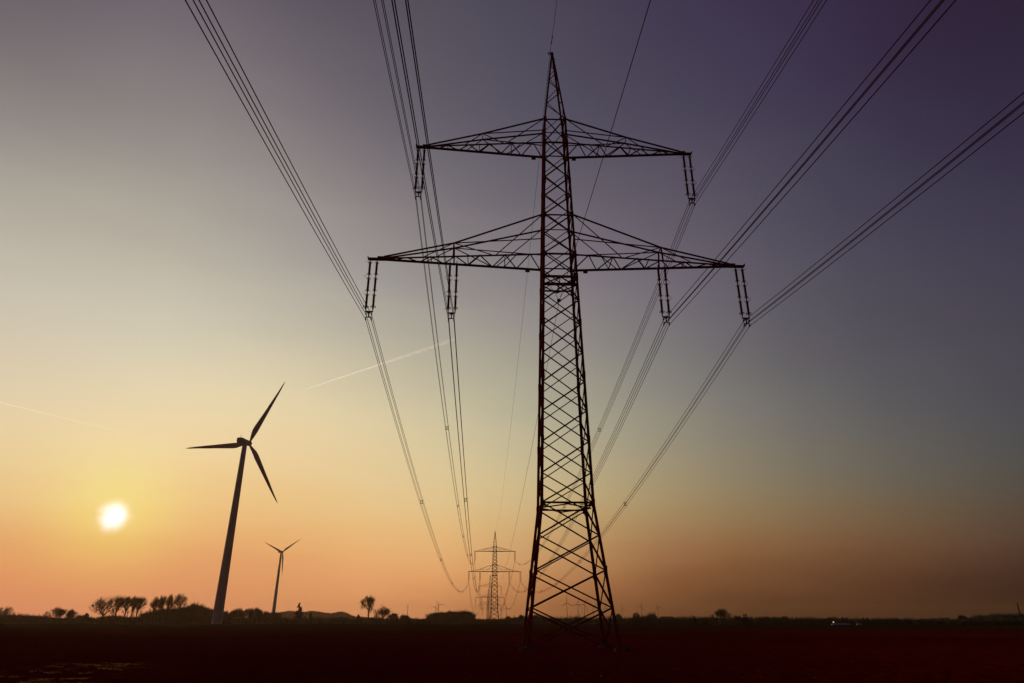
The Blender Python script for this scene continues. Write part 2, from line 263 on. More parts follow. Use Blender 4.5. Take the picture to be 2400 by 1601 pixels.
# ------------------------------------------------------------------ pylons
TX, TY, YAW = 3.942, 50.854, .03721
LEV = [(0, 6.21), (9.6, 3.914), (28.2, 2.959), (30.4, 2.854), (34.35, 2.637), (42.3, 2.228), (45.02, 2.072), (54.0, .22)]
def W(h): return float(np.interp(h, [a for a, _ in LEV], [b for _, b in LEV]))
def corner(su, sv, h): w = W(h)/2; return Vector((su*w, sv*w, h))
FACES = [((-1, -1), (1, -1)), ((1, -1), (1, 1)), ((1, 1), (-1, 1)), ((-1, 1), (-1, -1))]
def make_pylon(detail):
    root = empty('lattice_pylon')
    def beam(mb, a, b, w, d1, d2):
        if detail: mb.angle(a, b, w, d1, d2)
        else: mb.bar(a, b, w*1.75)
    for su, sv in ((-1, -1), (1, -1), (-1, 1), (1, 1)):
        mb = MB(); hs = [.0, 9.6, 20, 28.2, 30.4, 42.3, 45.02, 53.9]; ws = [.21, .21, .2, .2, .19, .18, .16, .12]
        for h0, h1, w in zip(hs[:-1], hs[1:], ws):
            beam(mb, corner(su, sv, h0), corner(su, sv, h1), w, (-su, 0, 0), (0, -sv, 0))
        if detail:
            for h in (5, 9.6, 14.3, 19.5, 24, 28.2, 30.4, 34.35, 38, 42.3, 45.02):   # splice plates
                c = corner(su, sv, h); mb.box(c+Vector((-su*.11, -sv*.015, 0)), (.26, .03, .62)); mb.box(c+Vector((-su*.015, -sv*.11, 0)), (.03, .26, .62))
        if detail:
            c = corner(su, sv, 9.6); mb.box(c+Vector((-su*.17, -sv*.03, 0)), (.34, .03, .4)); mb.box(c+Vector((-su*.03, -sv*.17, 0)), (.03, .34, .4))
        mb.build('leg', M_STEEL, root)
        ft = MB(); c = corner(su, sv, 0)
        ft.lathe([(.5, -.5), (.5, .12), (.46, .18), (.3, .22), (.1, .24)], (c.x, c.y, 0), 20); ft.build('footing', M_CONC, root, True)
    near = [0, 2.55, 4.95, 7.3, 9.6, 11.75, 14.1, 16.5, 18.85, 21.3, 23.75, 25.95, 28.2, 30.4, 32.35, 34.35, 36.3, 38.3, 40.3, 42.3, 45.02]
    for (a, b) in FACES:
        mb = MB(); nrm = Vector((a[0]+b[0], a[1]+b[1], 0)).normalized()
        al = (Vector((b[0], b[1], 0))-Vector((a[0], a[1], 0))).normalized()
        for i, (h0, h1) in enumerate(zip(near[:-1], near[1:])):
            w = .10 if h0 < 9 else .088
            beam(mb, corner(*a, h0)+al*.1-nrm*.02, corner(*b, h1)-al*.1-nrm*.02, w*1.15, (0, 0, 1), -nrm)
            beam(mb, corner(*b, h0)-al*.1-nrm*.05, corner(*a, h1)+al*.1-nrm*.05, w*.9, (0, 0, 1), -nrm)
        for h, w in ((9.6, .13), (28.2, .17), (30.4, .13), (34.35, .1), (42.3, .13), (45.02, .1)):
            beam(mb, corner(*a, h)-nrm*.09, corner(*b, h)-nrm*.09, w, (0, 0, 1), -nrm)
        hs = [45.02, 46.9, 48.6, 50.1, 51.3, 52.3, 53.1, 53.7]
        for i, (h0, h1) in enumerate(zip(hs[:-1], hs[1:])):       # single lacing of the peak
            p, q = (b, a) if i % 2 == 0 else (a, b)
            beam(mb, corner(*p, h0)-nrm*.02, corner(*q, h1)-nrm*.02, .07, (0, 0, 1), -nrm)
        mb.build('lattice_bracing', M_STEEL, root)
    for h in (9.6, 28.2):                                        # horizontal frames inside the body
        mb = MB()
        for k in range(4):
            p = corner(*FACES[k][0], h); q = corner(*FACES[k][1], h); r = corner(*FACES[(k+1) % 4][1], h)
            mb.bar((p+q)/2-Vector((0, 0, .06)), (q+r)/2-Vector((0, 0, .06)), .08)
        mb.build('diaphragm', M_STEEL, root)
    mb = MB(); w = W(28.2)/2; mb.bar((-w, 0, 28.25), (w, 0, 28.25), .2); mb.bar((0, -w, 28.1), (0, w, 28.1), .07)
    mb.build('cross_beam', M_STEEL, root)
    def arm(s, hb, ht, tip, mid_u, mid_h, name):
        ro = MB(); br = MB(); wb = W(hb)/2; wt = W(ht)/2
        inner = tip-.95 if tip < 14 else tip-1.15
        for sv in (-1, 1):
            A = Vector((s*wb, sv*wb, hb)); B = Vector((s*inner, sv*.13, hb)); T = Vector((s*wt, sv*wt, ht)); Mn = Vector((s*mid_u, sv*.42, mid_h))
            beam(ro, A, B, .16, (0, -sv, 0), (0, 0, -1)); beam(ro, B, Vector((s*tip, sv*.13, hb)), .18, (0, -sv, 0), (0, 0, -1))
            ro.bar(T, Mn, .11); ro.bar(Mn, B+Vector((-s*.2, 0, .1)), .11)
            def C(t): return A.lerp(B, t)
            tm = (mid_u-wb)/(inner-wb); tin = tm*.57 if tip > 14 else tm*.66; tou = tm+(1-tm)*.30
            if tip > 14: tou = tm+(1-tm)*.40
            br.bar(Mn, C(tin), .065); br.bar(T, C(tin-.03), .065); br.bar(Mn, C(tou), .06)
            br.bar(Mn, Vector((s*W(mid_h)/2, sv*W(mid_h)/2, mid_h+.05)), .07)
            ro.box(B+Vector((0, 0, -.02)), (.7, .04, .3))
            if tip > 14: br.bar(Mn, C(tm), .12)
        br.bar((s*mid_u, -.42, mid_h), (s*mid_u, .42, mid_h), .07)
        n = 11 if tip < 14 else 13                              # zigzag in the horizontal plane of the two bottom chords
        tt = [1-(1-k/n)**1.0 for k in range(n+1)]
        for k in range(n):
            sv = 1 if k % 2 == 0 else -1
            a = Vector((s*wb, sv*wb, hb-.05)).lerp(Vector((s*inner, sv*.13, hb-.05)), tt[k]); b = Vector((s*wb, -sv*wb, hb-.05)).lerp(Vector((s*inner, -sv*.13, hb-.05)), tt[k+1])
            br.bar(a, b, .075)
        for k in (3, 6, 9):
            t = k/n; a = Vector((s*wb, -wb, hb)).lerp(Vector((s*inner, -.13, hb)), t); b = Vector((s*wb, wb, hb)).lerp(Vector((s*inner, .13, hb)), t); br.bar(a, b, .07)
        # cross frames between top and bottom chords
        for k in (2, 5):
            t = k/n; u = wb+(inner-wb)*t; z = hb+.02
            br.bar((s*u, -wb*(1-t)-.13*t, z), (s*(u+1.0), wb*(1-t)*.8, z), .06)
        ro.box((s*tip, 0, hb), (.05, .42, .2)); ro.box((s*(tip-.55), 0, hb-.06), (1.05, .24, .1))
        c = ro.build(name, M_STEEL, root); br.build('arm_bracing', M_STEEL, c)
    for s in (-1, 1):
        arm(s, 42.3, 45.02, 12.83, 6.72, 43.6, 'upper_crossarm')
        arm(s, 30.4, 34.35, 16.25, 8.97, 31.8, 'lower_crossarm')
        if detail:
            for u, h in ((1.75, 42.3), (2.4, 30.4)):
                pl = MB(); y = W(h)/2*(1-u/16); pl.box((s*(u+.15), y+.04, h-.27), (.4, .02, .24)); pl.bar((s*u, y+.03, h-.2), (s*u, y+.03, h), .03); pl.bar((s*(u+.3), y+.03, h-.2), (s*(u+.3), y+.03, h), .03)
                pl.build('number_plate', M_PLATE, root)
    pk = MB(); pk.box((0, 0, 54.0), (.26, .26, .22)); pk.ring((-.26, 0, 54.12), .14, .045, 14, 'Y'); pk.box((-.05, 0, 54.2), (.3, .1, .14)); pk.build('peak_cap', M_STEEL, root)
    if detail:
        h = 3.
        while h < 53:
            sb = MB(); c = corner(-1, -1, h); sb.bar(c, c+Vector((-.17, 0, 0)) if int(h*2) % 2 or h > 28 else c+Vector((0, -.17, 0)), .022)
            h += .55; sb.build('climbing_bolt', M_STEEL, root)
    return root
# power-line axis and the pylons along it
def line_pt(v, u=0., z=0.):
    c, s = math.cos(YAW), math.sin(YAW); return Vector((TX-v*s+u*c, TY+v*c+u*s, z))
VS = [0., 383.8, 746.0, 1125.0, 1486.0]
PD = [0, 0, -3.3, -2.0, -1.3]
names = ['nearest to the camera', 'second along the line, left of the near one\'s foot', 'third along the line, just left of the second', 'fourth along the line, small and hazy', 'fifth and farthest along the line, faintest']
pyl = make_pylon(True); pyl.location = line_pt(0); pyl.rotation_euler.z = YAW
tag(pyl, 'tall dark steel lattice pylon with two crossarms, nearest to the camera', 'pylon', 'lattice pylons of the overhead line')
far = make_pylon(False)
for i in range(1, 5):
    o = far if i == 1 else copy_tree(far)
    o.location = line_pt(VS[i], 0, PD[i]); o.rotation_euler.z = YAW
    tag(o, 'steel lattice pylon, '+names[i], 'pylon', 'lattice pylons of the overhead line')
# insulators: two strings of three rods, a yoke and four clamps
def make_insulator(detail):
    root = empty('insulator_pair')
    for s in (-1, 1):
        for k in range(3):
            z0 = -.22-k*1.53
            mb = MB(); pf = [(.05, z0), (.06, z0-.06)]
            if detail:
                for j in range(17): z = z0-.1-j*.067; pf += [(.078, z), (.104, z-.014), (.100, z-.03), (.078, z-.04)]
            else: pf += [(.12, z0-.02), (.12, z0-1.5)]
            pf += [(.06, z0-1.27), (.05, z0-1.53)]
            mb.lathe([(r, z) for r, z in pf], (s*.29, 0, 0), 10 if detail else 6); st = mb.build('insulator_rod', M_INS, root, True)
            if detail:
                for z, r in ((z0-.1, .17), (z0-1.2, .17 if k < 2 else .21)):
                    rg = MB(); rg.ring((s*.29, 0, z), r, .014 if k < 2 or z > z0-1 else .024, 16); rg.bar((s*.29-r, 0, z), (s*.29+r, 0, z), .014)
                    if s < 0:
                        zz = .2 if z > z0-1 else -.2
                        rg.bar((s*.29-.05, 0, z), (s*.29-.38, -.05, z+zz*.9), .018); rg.bar((s*.29+.05, 0, z), (s*.29+.26, 0, z+zz*.6), .014)
                    rg.build('arcing_ring', M_GALV, st)
    hg = MB(); hg.bar((-.29, 0, 0), (-.29, 0, -.25), .06); hg.bar((.29, 0, 0), (.29, 0, -.25), .06); hg.build('hanger', M_GALV, root)
    yk = MB(); yk.box((0, 0, -4.92), (.66, .07, .11)); yk.bar((0, 0, -4.92), (0, 0, -5.42), .09)
    yk.box((0, 0, -5.42), (.52, .06, .07)); yk.box((0, 0, -5.0), (.3, .06, .12)); yk.build('yoke', M_GALV, root)
    for su in (-1, 1):
        for z in (-5.02, -5.46):
            cl = MB(); cl.bar((su*.225, 0, z+.06), (su*.225, 0, z-.14), .05); cl.box((su*.225, 0, z-.17), (.07, .34, .09)); cl.box((su*.225, .0, z-.12), (.09, .12, .12)); cl.build('wire_clamp', M_GALV, root)
    return root
PH = [(-12.35, 42.18, 'left tip of the upper crossarm'), (12.35, 42.18, 'right tip of the upper crossarm'), (-15.76, 30.28, 'left tip of the lower crossarm'),
      (-8.97, 30.28, 'inner left position on the lower crossarm'), (8.97, 30.28, 'inner right position on the lower crossarm'), (15.76, 30.28, 'right tip of the lower crossarm')]
who = ['nearest', 'second nearest', 'third nearest', 'fourth nearest', 'farthest']
i_near = make_insulator(True); i_far = make_insulator(False); un, uf = False, False
for i in range(5):
    for (u, h, nm) in PH:
        if i == 0: o = copy_tree(i_near) if un else i_near; un = True
        else: o = copy_tree(i_far) if uf else i_far; uf = True
        o.location = line_pt(VS[i], u, h+PD[i]); o.rotation_euler.z = YAW if u < 0 else YAW+math.pi
        tag(o, 'insulator pair under the '+nm+', '+who[i]+' pylon', 'insulator', 'insulator pairs hanging from the pylons')
# wires
SAG = 12.6
def sagged(u, hs, vs, sag, n0=46, n1=16, du=0.):
    pts = []
    for k in range(len(vs)-1):
        n = n0 if vs[k] < 300 else n1
        for j in range(n):
            t = j/n; L = vs[k+1]-vs[k]
            pts.append(line_pt(vs[k]+t*L, u, hs[k]*(1-t)+hs[k+1]*t-4*sag*(L/383.8)**2*t*(1-t)))
    pts.append(line_pt(vs[-1], u, hs[-1])); return pts
VW = [-383.8]+VS
def spacer(mb, c, a=.225, b=.22, w=.035):
    c = Vector(c); ux = Vector((math.cos(YAW), math.sin(YAW), 0))
    P = [c+ux*sx*a+Vector((0, 0, sz*b)) for sx, sz in ((-1, -1), (1, -1), (1, 1), (-1, 1))]
    Q = [c+ux*sx*a*.45+Vector((0, 0, sz*b*.9)) for sx, sz in ((-1, -1), (1, -1), (1, 1), (-1, 1))]
    mb.bar(P[0], P[1], w); mb.bar(P[3], P[2], w); mb.bar(Q[0], Q[3], w); mb.bar(Q[1], Q[2], w)
    for p in P: mb.box(p, (.08, .14, .09))
BL = {0: 'left tip of the near pylon\'s upper crossarm', 1: 'right tip of the near pylon\'s upper crossarm', 2: 'left tip of the near pylon\'s lower crossarm',
      3: 'inner left insulators of the near pylon\'s lower crossarm', 4: 'inner right insulators of the near pylon\'s lower crossarm', 5: 'right tip of the near pylon\'s lower crossarm'}
SPV = [[55, 108, 152, 205, 262, 322], [55, 108, 152, 205, 262, 322], [54.5, 108, 165, 222, 268, 330], [53, 101, 147, 205, 262, 322], [54.5, 110, 160, 214, 262, 322], [54.8, 110, 165, 222, 268, 330]]
for i, (u, h, nm) in enumerate(PH):
    root = empty('conductor_bundle', line_pt(0, u, h-5.4)); tag(root, 'four-wire conductor bundle carried by the '+BL[i], 'power line', 'conductor bundles of the overhead line')
    inv = -Vector(root.location)
    for su in (-1, 1):
        for dz in (-5.19, -5.63):
            mb = MB(); mb.tube([p+inv for p in sagged(u+su*.225, [h+dz]+[h+dz+d for d in PD], VW, SAG)], WIRE_R, 5, cap=False); mb.build('wire', M_WIRE, root)
    for k in range(4):
        L = VS[k+1]-VS[k]
        for v in SPV[i]:
            t = v/383.8; mb = MB(); z = (h-5.41+PD[k])*(1-t)+(h-5.41+PD[k+1])*t-4*SAG*(L/383.8)**2*t*(1-t)
            spacer(mb, line_pt(VS[k]+t*L, u, z)+inv, w=.06); mb.build('spacer', M_GALV, root)
            if k >= 2: break
root = empty('earth_wire', line_pt(0, 0, 54.2)); tag(root, 'single thin earth wire running over the peaks of the pylons', 'power line')
mb = MB(); inv = -Vector(root.location); mb.tube([p+inv for p in sagged(-.2, [54.15]+[54.15+d for d in PD], VW, 10.5)], WIRE_R*.8, 5, cap=False); mb.build('wire', M_WIRE, root)
for v in (-1.6, -2.3): mb = MB(); mb.box(line_pt(v, -.2, 54.15-.11*abs(v)-.06)+inv, (.08, .34, .09)); mb.build('vibration_damper', M_GALV, root)
root = empty('communication_cable', line_pt(0, 0, 26.6)); tag(root, 'single thin cable hung inside the pylon body below the lower crossarm', 'power line')
mb = MB(); inv = -Vector(root.location); mb.tube([p+inv for p in sagged(0, [26.6]+[26.6+d for d in PD], VW, 11.)], WIRE_R*.8, 5, cap=False); mb.build('cable', M_WIRE, root)
mb = MB()
for s in (-1, 1): mb.bar(line_pt(0, s*.75, 28.15)+inv, line_pt(0, 0, 26.75)+inv, .03); 
mb.box(line_pt(0, 0, 26.7)+inv, (.3, .2, .22)); mb.build('suspension_bracket', M_GALV, root)

# ------------------------------------------------------------------ wind turbines
def blade_mesh(r0, r1, k=1.0, Rt=40.):
    """lofted blade from r0 to r1 (fraction of the radius), along +Z, chord along X"""
    st = [(.0, 1.1, 1.1, 0), (.04, 1.1, 1.1, 0), (.1, 2.1, .85, 14), (.18, 3.2, .62, 11), (.24, 3.3, .52, 9), (.34, 2.9, .42, 6), (.5, 2.25, .32, 3), (.66, 1.7, .24, 1.5), (.82, 1.15, .16, .5), (.94, .7, .10, 0), (1., .12, .05, 0)]
    fr = np.array([a[0] for a in st]); rs = sorted(set([r0, r1]+[float(x) for x in np.linspace(r0, r1, 8)]+[a for a in fr if r0 < a < r1]))
    mb = MB(); vs = []; n = 12
    for r in rs:
        c = np.interp(r, fr, [a[1] for a in st])*k; th = np.interp(r, fr, [a[2] for a in st])*k; tw = R(float(np.interp(r, fr, [a[3] for a in st])))
        for j in range(n):
            g = 2*math.pi*j/n; x = math.cos(g)*c/2*(1 if r > .1 else 1); x = x-(c-1.1)*.28 if c > 1.1 else x; y = math.sin(g)*th/2*(1 if r < .1 else (1.25 if math.cos(g) > 0 else .75))
            vs.append((x*math.cos(tw)-y*math.sin(tw), x*math.sin(tw)+y*math.cos(tw), r*Rt))
    m = len(rs)
    mb.add(vs, [(i*n+j, i*n+(j+1) % n, (i+1)*n+(j+1) % n, (i+1)*n+j) for i in range(m-1) for j in range(n)]+[tuple(range(n-1, -1, -1)), tuple((m-1)*n+j for j in range(n))])
    return mb
def rbox(mb, sec):
    """rounded body lofted along Y: sec = (y, zc, w, h)"""
    vs = []; n = 20
    for y, zc, w, h in sec:
        for j in range(n):
            g = 2*math.pi*j/n; c, s_ = math.cos(g), math.sin(g); q = (abs(c)**5+abs(s_)**5)**(-1/5); vs.append((c*q*w/2, y, zc+s_*q*h/2))
    m = len(sec); mb.add(vs, [(i*n+(j+1) % n, i*n+j, (i+1)*n+j, (i+1)*n+(j+1) % n) for i in range(m-1) for j in range(n)]+[tuple(range(n)), tuple((m-1)*n+j for j in range(n-1, -1, -1))])
TILT = R(5); HUBO = 3.9
def make_turbine(H=95.):
    root = empty('wind_turbine')
    mb = MB(); pf = [(3.1, -.2), (3.0, .15), (2.6, .16), (2.58, 3)]+[(2.58-(2.58-1.25)*t, 3+(H-4.6)*t) for t in (.25, .5, .75, 1)]
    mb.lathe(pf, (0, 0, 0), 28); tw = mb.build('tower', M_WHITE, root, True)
    nac = MB(); rbox(nac, [(-6.2, 0.3, 2.6, 2.4), (-6.0, .3, 3.2, 3.0), (-3.2, .32, 3.3, 3.1), (-3.1, .2, 3.3, 2.9), (1.6, 0, 3.1, 2.7), (2.7, -.0, 2.5, 2.3), (2.75, 0, 2.2, 2.1)])
    n = nac.build('nacelle', M_WHITE, root, False, (0, 0, H)); n.rotation_euler.x = TILT
    an = MB(); an.bar((.5, -5.2, 1.8), (.5, -5.2, 3.6), .07); an.bar((-.6, -4.4, 1.8), (-.6, -4.4, 3.4), .07); an.build('antenna', M_GALV, n)
    hb = MB(); hb.lathe([(1.15, -1.2), (1.5, -.8), (1.55, .4), (1.2, 1.3), (.5, 1.9), (.05, 2.05)], (0, 0, 0), 20, Matrix.Rotation(-math.pi/2, 3, 'X'))
    hu = hb.build('hub', M_WHITE, root, True, (0, HUBO*math.cos(TILT), H+HUBO*math.sin(TILT))); hu.rotation_euler.x = TILT
    for k in range(3):
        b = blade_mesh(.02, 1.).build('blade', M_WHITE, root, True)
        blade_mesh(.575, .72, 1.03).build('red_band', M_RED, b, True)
    return root
def set_turbine(o, loc, yaw, phase, s, bs=1.):
    o.location = loc; o.rotation_euler = (0, 0, -yaw); o.scale = (s, s, s)
    hub = [c for c in o.children if c.name.startswith('hub')][0].location.copy(); k = 0
    for c in o.children:
        if c.name.startswith('blade'):
            g = phase+k*2*math.pi/3; k += 1
            c.matrix_local = Matrix.Translation(hub) @ Matrix.Rotation(TILT, 4, 'X') @ Matrix.Rotation(math.pi/2-g, 4, 'Y') @ Matrix.Scale(bs, 4)
tur = make_turbine(); d = spot(508, 400)
set_turbine(tur, d, .1816, -1.0164, .994)
tag(tur, 'large white wind turbine with red blade bands, its tower base at left', 'wind turbine', 'wind turbines')
t2 = copy_tree(tur); set_turbine(t2, spot(638, 1000), .1424, .602, .966, .775)
tag(t2, 'mid-distance wind turbine right of the large one, one blade hanging along its tower', 'wind turbine', 'wind turbines')
FT = [(1027, 1418.5, 7, .2, 'far turbine with a raised left blade, above the dark wood left of the pylons'), (1020, 1423, 175, .2, 'far turbine with a level left blade, half behind its neighbour above the dark wood'),
      (953.5, 1420.5, 178, 1.15, 'far turbine seen nearly edge on, left of the dark wood'), (1174, 1420, 32, .1, 'far turbine right of the second pylon with blades forming a Y'),
      (1186.8, 1424.8, 100, .2, 'far turbine right of the Y-shaped one with one blade pointing up'), (1329.5, 1412.8, 90, .1, 'tallest far turbine seen through the near pylon\'s legs, blade straight up'),
      (1355.6, 1416, 75, .1, 'second far turbine from the left seen through the near pylon\'s legs'), (1370.5, 1416.8, 60, .3, 'third far turbine from the left seen through the near pylon\'s legs'),
      (1391.4, 1420.7, 135, .3, 'fourth far turbine from the left seen through the near pylon\'s legs'), (1421.5, 1424.5, 90, .1, 'far turbine behind the right leg of the near pylon'),
      (1459.7, 1428, 95, .1, 'smallest far turbine just right of the near pylon'), (1505.3, 1421.5, 72, .1, 'far turbine right of the pylon with a level left blade, above small round trees'),
      (1544, 1423.6, 115, .1, 'rightmost far turbine, rising beside the long barn')]
for (x, y, ph, yaw, lab) in FT:
    e = ray(x, y); el = e[2]/math.hypot(e[0], e[1]); D = (72-CAM_H-1.3)/el; s = 72/95
    o = copy_tree(tur); set_turbine(o, spot(x, D), yaw, R(ph), s, .98); tag(o, lab, 'wind turbine', 'wind turbines')

# ------------------------------------------------------------------ trees
def grow(seed, kind):
    """bare crown: returns list of segments (a, b, ra, rb, level)"""
    q = random.Random(seed); segs = []
    P = {'poplar': dict(tr=.20, up=.5, sp=.62, dep=5, n=3), 'oak': dict(tr=.22, up=.25, sp=.75, dep=5, n=3), 'tall': dict(tr=.30, up=.55, sp=.6, dep=5, n=3), 'fan': dict(tr=.12, up=.55, sp=.6, dep=5, n=3)}[kind]
    def br(p, d, L, r, dep):
        m = 2; a = p
        for i in range(m):
            d = (d+Vector((q.gauss(0, .13), q.gauss(0, .13), q.gauss(0, .06)+.05*P['up']))).normalized(); b = a+d*L/m
            segs.append((a, b, r*(1-.25*i/m), r*(1-.25*(i+1)/m), dep)); a = b
            if dep > 0 and (i == m-1 or q.random() < .8):
                for _ in range(P['n'] if i == m-1 else q.choice((1, 2))):
                    az = q.random()*6.283; t = P['sp']*(.6+.7*q.random())
                    s_ = d.cross(Vector((0, 0, 1)) if abs(d.z) < .95 else Vector((1, 0, 0))).normalized(); w = d.cross(s_)
                    nd = (d*math.cos(t)+(s_*math.cos(az)+w*math.sin(az))*math.sin(t)+Vector((0, 0, .18*P['up']))).normalized()
                    br(a, nd, L*(.62+.22*q.random()), r*.58, dep-1)
    H = 1.0; p = Vector((0, 0, 0)); t = P['tr']; d = Vector((q.gauss(0, .03), q.gauss(0, .03), 1)).normalized()
    segs.append((p, p+d*t, .024, .02, 9)); p = p+d*t
    if kind in ('tall', 'poplar'):                               # an upright crown: a few limbs low down, the rest fanning up
        for k in range(3):
            az = q.random()*6.28; tl = R(60-8*k)
            br(p, Vector((math.cos(az)*math.sin(tl), math.sin(az)*math.sin(tl), math.cos(tl))), .14, .007, 3)
            p2 = p+Vector((q.gauss(0, .01), q.gauss(0, .01), .05)); segs.append((p, p2, .020-.001*k, .019-.001*k, 8)); p = p2
        for k in range(6):
            az = k*1.05+q.random()*.7; tl = R(40)*(.2+.8*q.random())
            br(p, Vector((math.cos(az)*math.sin(tl), math.sin(az)*math.sin(tl), math.cos(tl))), .20, .011, 4)
    else:
        for k in range(6):
            az = k*1.05+q.random()*.7; tl = R(52 if kind == 'oak' else 38)*(.35+.75*q.random())
            br(p, Vector((math.cos(az)*math.sin(tl), math.sin(az)*math.sin(tl), math.cos(tl))), .21, .012, 4)
    return segs
def seg_mesh(segs, sc, rmin, rk=1.):
    va = []; fa = []; n = 0
    for a, b, ra, rb, dep in segs:
        A = Vector((a.x*sc[0], a.y*sc[0], a.z*sc[1])); B = Vector((b.x*sc[0], b.y*sc[0], b.z*sc[1])); d = (B-A)
        if d.length < 1e-5: continue
        d.normalize(); s = d.cross(Vector((0, 0, 1)) if abs(d.z) < .95 else Vector((1, 0, 0))).normalized(); w = d.cross(s)
        ra = max(rmin, ra*sc[1]*rk); rb = max(rmin, rb*sc[1]*rk)
        for P, r in ((A, ra), (B, rb)):
            for k in range(3): g = k*2.094; va.append(P+(s*math.cos(g)+w*math.sin(g))*r)
        fa += [(n+k, n+(k+1) % 3, n+3+(k+1) % 3, n+3+k) for k in range(3)]; n += 6
    m = MB(); m.v = va; m.f = fa; return m
def clumps(centers, rad, size, n, seed, flat=1.0):
    """n small leaf quads spread over blobs"""
    q = np.random.default_rng(seed); mb = MB(); C = np.array([list(c) for c in centers]); Rd = np.array(rad)
    idx = q.integers(0, len(C), n); d = q.normal(size=(n, 3)); d /= np.linalg.norm(d, axis=1)[:, None]
    rr = Rd[idx][:, None]*(q.random((n, 1))**.45); pos = C[idx]+d*rr*np.array([1, 1, flat])
    a = q.normal(size=(n, 3)); a /= np.linalg.norm(a, axis=1)[:, None]; b = np.cross(a, q.normal(size=(n, 3))); b /= np.linalg.norm(b, axis=1)[:, None]
    sz = size*(.5+q.random((n, 1))); a *= sz; b *= sz*.7
    v = np.stack([pos-a, pos-b*.9, pos+a*1.1, pos+b], 1).reshape(-1, 3); mb.v = [tuple(x) for x in v]; mb.f = [(4*i, 4*i+1, 4*i+2, 4*i+3) for i in range(n)]
    return mb
proto = {}
def bare_tree(x, ytop, wpx, D, kind, seed, label, group, lean=0., mist=0, ymin=None):
    H = height(x, ytop, D)-ground_z(*spot(x, D)[:2]); wid = px_m(wpx, D)
    segs = grow(seed, kind); mx = max(max(abs(b.x), abs(b.y)) for _, b, *_ in segs); xs = sorted(b.x for _, b, *_ in segs); ex = (xs[int(.985*len(xs))]-xs[int(.015*len(xs))])
    mz = max(b.z for _, b, *_ in segs); sc = (wid/ex, H/mz)
    root = empty('bare_tree', spot(x, D)); root.rotation_euler = (0, lean, 0); w_row = group.endswith('left')
    mb = seg_mesh([s for s in segs if s[4] >= 3], sc, .06, 1.35); mb.build('trunk', M_BARK, root)
    tw = seg_mesh([s for s in segs if s[4] < 3], sc, TWIG_R*(.95 if w_row else 1.4)*D/400); c = tw.build('crown', M_TWIG, root)
    if mist:
        q = random.Random(seed+1); tips = [b for _, b, _, _, dp in segs if dp in (1, 2)]
        for k in range(mist):
            b = q.choice(tips); mm = clumps([(b.x*sc[0], b.y*sc[0], b.z*sc[1])], [.45], .16, 90, seed+k); mm.build('mistletoe', M_LEAF, root)
    tag(root, label, 'tree', group); return root
ROW = 'bare trees in the row at left'
D0 = 400
T = [(240, 1393, 45, 'oak', 'broadest bare tree, first from the left of the row of nine, with mistletoe', 0, 5), (269, 1392, 26, 'poplar', 'second bare tree from the left of the row of nine', .03, 0), (291, 1395, 22, 'poplar', 'third bare tree from the left of the row of nine', 0, 3),
     (305, 1392, 19, 'poplar', 'slender right-leaning bare tree, fourth from the left of the row of nine', .06, 0), (319, 1395, 25, 'poplar', 'fifth bare tree from the left, last before the gap in the row', .07, 0), (359.5, 1396, 24, 'poplar', 'first bare tree right of the gap in the row', 0, 2),
     (374.5, 1392, 18, 'poplar', 'slimmest bare tree, second right of the gap in the row', .03, 0), (389.5, 1391, 22, 'poplar', 'third bare tree right of the gap in the row', .03, 0), (413.7, 1389, 34, 'poplar', 'round-crowned bare tree at the right end of the row', 0, 3)]
for i, (x, y, w, k, lab, ln, ms) in enumerate(T): bare_tree(x-2, y, w*(1 if i == 0 else .88), D0+i*3, k, 20+i, lab, ROW, ln, ms)
